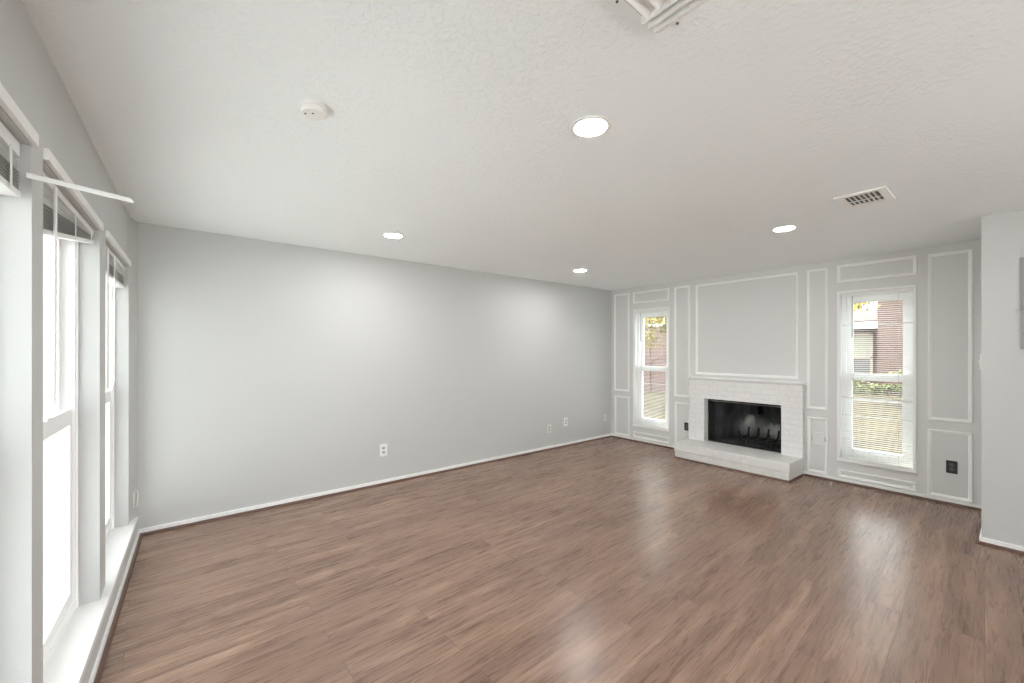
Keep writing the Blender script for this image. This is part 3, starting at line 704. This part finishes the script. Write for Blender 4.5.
hs = empty('neighbour_house', (21.5, 3, GZ)); tag(hs, 'reddish brick neighbouring house seen through the window right of the fireplace', 'house')
mb = MB(); mb.box(20, 26, -4, 3.33, GZ, 4.6); mb.build('brick_gable', 'red_brick', hs, at_origin=True)
mb = MB(); mb.box(21.0, 26, 3.33, 9.0, GZ, 2.55); mb.build('brick_wing', 'red_brick', hs, at_origin=True)
mb = MB(); mb.box(20.45, 20.52, 3.34, 9.3, 2.27, 2.52); mb.box(20.52, 21.0, 3.34, 9.3, 2.46, 2.52); mb.build('fascia', 'fascia', hs)
mb = MB(); mb.hexa([(20.40, 3.34, 2.53), (23.5, 3.34, 3.2), (23.5, 9.4, 3.2), (20.40, 9.4, 2.53), (20.40, 3.34, 2.60), (23.5, 3.34, 3.3), (23.5, 9.4, 3.3), (20.40, 9.4, 2.60)]); mb.build('roof', 'shingle', hs)
def hwin(y0, y1, z0, z1):
    mb = MB(); X = 21.0
    for q in ((y0, y0 + .09, z0, z1), (y1 - .09, y1, z0, z1), (y0, y1, z0, z0 + .09), (y0, y1, z1 - .09, z1), (y0, y1, (z0 + z1) / 2 - .12, (z0 + z1) / 2 - .04)): mb.box(X - .06, X - .002, *q)
    w = mb.build('house_window', 'beige', hs)
    mb = MB(); mb.box(X - .03, X - .005, y0 + .09, y1 - .09, (z0 + z1) / 2 - .04, z1 - .09); mb.build('upper_pane', 'shade', w)
    mb = MB(); mb.box(X - .03, X - .005, y0 + .09, y1 - .09, z0 + .09, (z0 + z1) / 2 - .12); mb.build('lower_pane', 'dark_pane', w)
hwin(3.62, 4.62, .35, 2.12)
hwin(6.2, 7.4, .35, 2.12)

# fence seen through the left fireplace window
fe = empty('wooden_fence', (13, 14, GZ)); tag(fe, 'weathered reddish wooden fence beyond the window left of the fireplace', 'fence')
mb = MB(); y = 6.0
while y < 20:
    h = 2.35 + random.uniform(-.02, .02); mb.box(14.0, 14.02, y, y + .135, GZ + .04, h); y += .14
mb.build('fence_boards', 'fence', fe)
for yy in (6.5, 8.9, 11.3, 13.7, 16.1, 18.5):
    mb = MB(); mb.box(13.9, 13.99, yy, yy + .09, GZ, 2.2); mb.build('post', 'fence', fe)
for zz in (.25, 1.1, 1.95):
    mb = MB(); mb.box(13.96, 13.999, 6, 20, zz, zz + .09); mb.build('rail', 'fence', fe)

def leaves(n, c, rx, ry, rz, size):
    mb = MB()
    cl = [Vector((random.gauss(0, .45) * rx, random.gauss(0, .45) * ry, random.gauss(0, .45) * rz)) for _ in range(max(6, n // 60))]
    for i in range(n):
        p = Vector(c) + random.choice(cl) + Vector((random.gauss(0, .17) * rx, random.gauss(0, .17) * ry, random.gauss(0, .17) * rz))
        a = Vector((random.uniform(-1, 1), random.uniform(-1, 1), random.uniform(-1, 1))).normalized(); b_ = a.orthogonal().normalized(); s = size * random.uniform(.6, 1.2); cc = a.cross(b_)
        k = len(mb.v); mb.v += [tuple(p - a * s), tuple(p + b_ * s * .45 + cc * s * .08), tuple(p + a * s), tuple(p - b_ * s * .45 + cc * s * .08)]; mb.f.append((k, k + 1, k + 2, k + 3))
    return mb
def tree(x, y, ht, crown, rx, rz, n, size, mat, label, branches, cy=0.0):
    t = empty('tree', (x, y, GZ)); tag(t, label, 'tree')
    mb = MB(); mb.tube([(x, y, GZ), (x + .05, y - .04, ht * .5), (x, y, ht)], [.16, .12, .07], 10)
    mb.build('trunk', 'bark', t, smooth=True)
    for p in branches:
        mb = MB(); mb.tube(p, [.045, .03, .012][:len(p)], 6); mb.build('branch', 'bark', t, smooth=True)
    leaves(n, (x, y + cy, crown), rx, rx, rz, size).build('foliage', mat, t)
tree(10.6, 7.9, 2.9, 2.35, 1.15, .62, 5200, .07, 'leaf', 'leafy yellow-green tree seen at the top of the window left of the fireplace', [[(10.6, 7.9, 1.5), (10.4, 7.3, 2.0), (10.3, 6.4, 2.6)], [(10.6, 7.9, .75), (10.5, 7.0, 1.00), (10.4, 6.1, 1.32)], [(10.6, 7.9, 2.2), (10.8, 8.5, 2.6), (11.0, 9.0, 3.0)]], -1.40)
tree(16.5, 4.9, 3.3, 2.95, .95, .42, 1300, .085, 'leaf_yellow', 'yellow-leaved tree in front of the brick house, right window', [[(16.5, 4.9, 2.0), (16.4, 4.3, 2.5), (16.3, 3.3, 2.85)], [(16.5, 4.9, 2.6), (16.6, 5.6, 3.0), (16.6, 6.2, 3.4)]], -1.15)
for (x, y, w_, label) in ((19.2, 2.9, .55, 'low green shrub against the brick gable, seen through the right window'), (19.5, 4.3, .5, 'low brown-green shrub beneath the house window, seen through the right window')):
    t = empty('shrub', (x, y, GZ)); tag(t, label, 'shrub')
    leaves(900, (x, y, GZ + .30), w_ * .5, w_ * 1.6, .32, .07).build('foliage', 'shrub', t)
    mb = MB(); mb.tube([(x, y, GZ), (x, y, GZ + .35)], .03, 6); mb.build('stem', 'bark', t)
